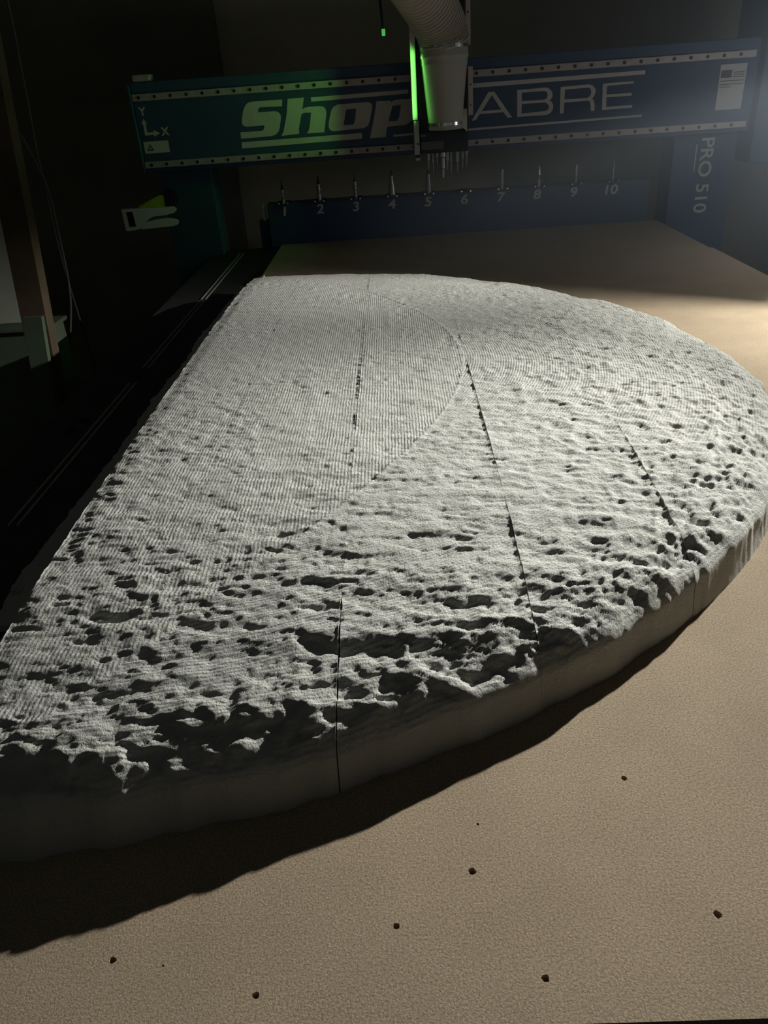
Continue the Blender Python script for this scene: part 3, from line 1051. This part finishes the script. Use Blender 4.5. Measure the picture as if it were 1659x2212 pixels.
# ------------------------------------------------------------------ work lamp body, unseen, shaped to cut its light
wl = empty('work_lamp', (1.86, 1.62, FLOOR))
tag(wl, 'unseen black work lamp with an added light-cutting cone on a floor stand right of the table', 'lamp')
bm = bmesh.new()
seg = 48
rings = []
for r, z in ((0.028, 0.060), (0.060, 0.030), (0.120, -0.028), (0.122, -0.027), (0.062, 0.033), (0.028, 0.064)):
    rings.append([bm.verts.new((LAMP.x + r * math.cos(2 * math.pi * k / seg), LAMP.y + r * math.sin(2 * math.pi * k / seg), LAMP.z + z))
                  for k in range(seg)])
for a, b in zip(rings, rings[1:] + rings[:1]):
    for k in range(seg):
        bm.faces.new((a[k], a[(k + 1) % seg], b[(k + 1) % seg], b[k]))
adopt(obj('shade', bm, M['rubber']), wl)  # unseen cone added to keep lamp light off the gantry
bm = bmesh.new()
lathe(bm, [(0.030, LAMP.z + 0.055), (0.034, LAMP.z + 0.060), (0.034, LAMP.z + 0.12), (0.02, LAMP.z + 0.13)], LAMP.x, LAMP.y, 24)
adopt(obj('socket', bm, M['rubber']), wl)
bm = bmesh.new()
arc = []
for k in range(29):
    a = math.radians(180 - 24 - k * 5)
    for r in (0.056, 0.058):
        for z in (-0.11, -0.0):
            arc.append(bm.verts.new((LAMP.x + r * math.cos(a), LAMP.y + r * math.sin(a), LAMP.z + z)))
for k in range(28):
    p, q = arc[4 * k:4 * k + 4], arc[4 * k + 4:4 * k + 8]
    for u, v in ((0, 1), (1, 3), (3, 2), (2, 0)):
        bm.faces.new((p[u], p[v], q[v], q[u]))
bm.faces.new((arc[0], arc[1], arc[3], arc[2]))
bm.faces.new((arc[-4], arc[-3], arc[-1], arc[-2]))
adopt(obj('side_shield', bm, M['rubber']), wl)  # unseen shield added to block lamp light from the far table
bm = bmesh.new()
tube(bm, catmull([(LAMP.x, LAMP.y, LAMP.z + 0.12), (LAMP.x + .03, LAMP.y + .02, LAMP.z + 0.22), (1.83, 1.60, 0.80), (1.86, 1.62, 0.70), (1.86, 1.62, 0.2), (1.86, 1.62, FLOOR + 0.03)], 40), 0.011, 10)
adopt(obj('stand_pole', bm, M['rubber']), wl)
bm = bmesh.new()
lathe(bm, [(0.15, FLOOR), (0.15, FLOOR + 0.015), (0.03, FLOOR + 0.035)], 1.86, 1.62, 32)
adopt(obj('base', bm, M['rubber']), wl)

# ------------------------------------------------------------------ dust haze at the right, also standing in for lens veil
hm = bpy.data.materials.new('haze_veil')
hm.use_nodes = True
nt = hm.node_tree
nt.nodes.clear()
out = nt.nodes.new('ShaderNodeOutputMaterial')
vs = nt.nodes.new('ShaderNodeVolumeScatter')
vs.inputs['Color'].default_value = (0.80, 0.90, 1.0, 1)
vs.inputs['Anisotropy'].default_value = 0.35
tc = nt.nodes.new('ShaderNodeTexCoord')
gr = nt.nodes.new('ShaderNodeTexGradient')
gr.gradient_type = 'SPHERICAL'
mu = nt.nodes.new('ShaderNodeMath')
mu.operation = 'MULTIPLY'
mu.inputs[1].default_value = 1.4
nt.links.new(tc.outputs['Object'], gr.inputs['Vector'])
nt.links.new(gr.outputs['Fac'], mu.inputs[0])
nt.links.new(mu.outputs[0], vs.inputs['Density'])
nt.links.new(vs.outputs[0], out.inputs['Volume'])
bm = bmesh.new()
bmesh.ops.create_icosphere(bm, subdivisions=3, radius=1.0)
haze = obj('haze_veil', bm, hm)
haze.location = HAZE_POS
haze.scale = (1.70, 0.62, 1.1)
tag(haze, 'bluish dust haze, partly added as lens veil, at the right of the gantry', 'haze', kind='stuff')
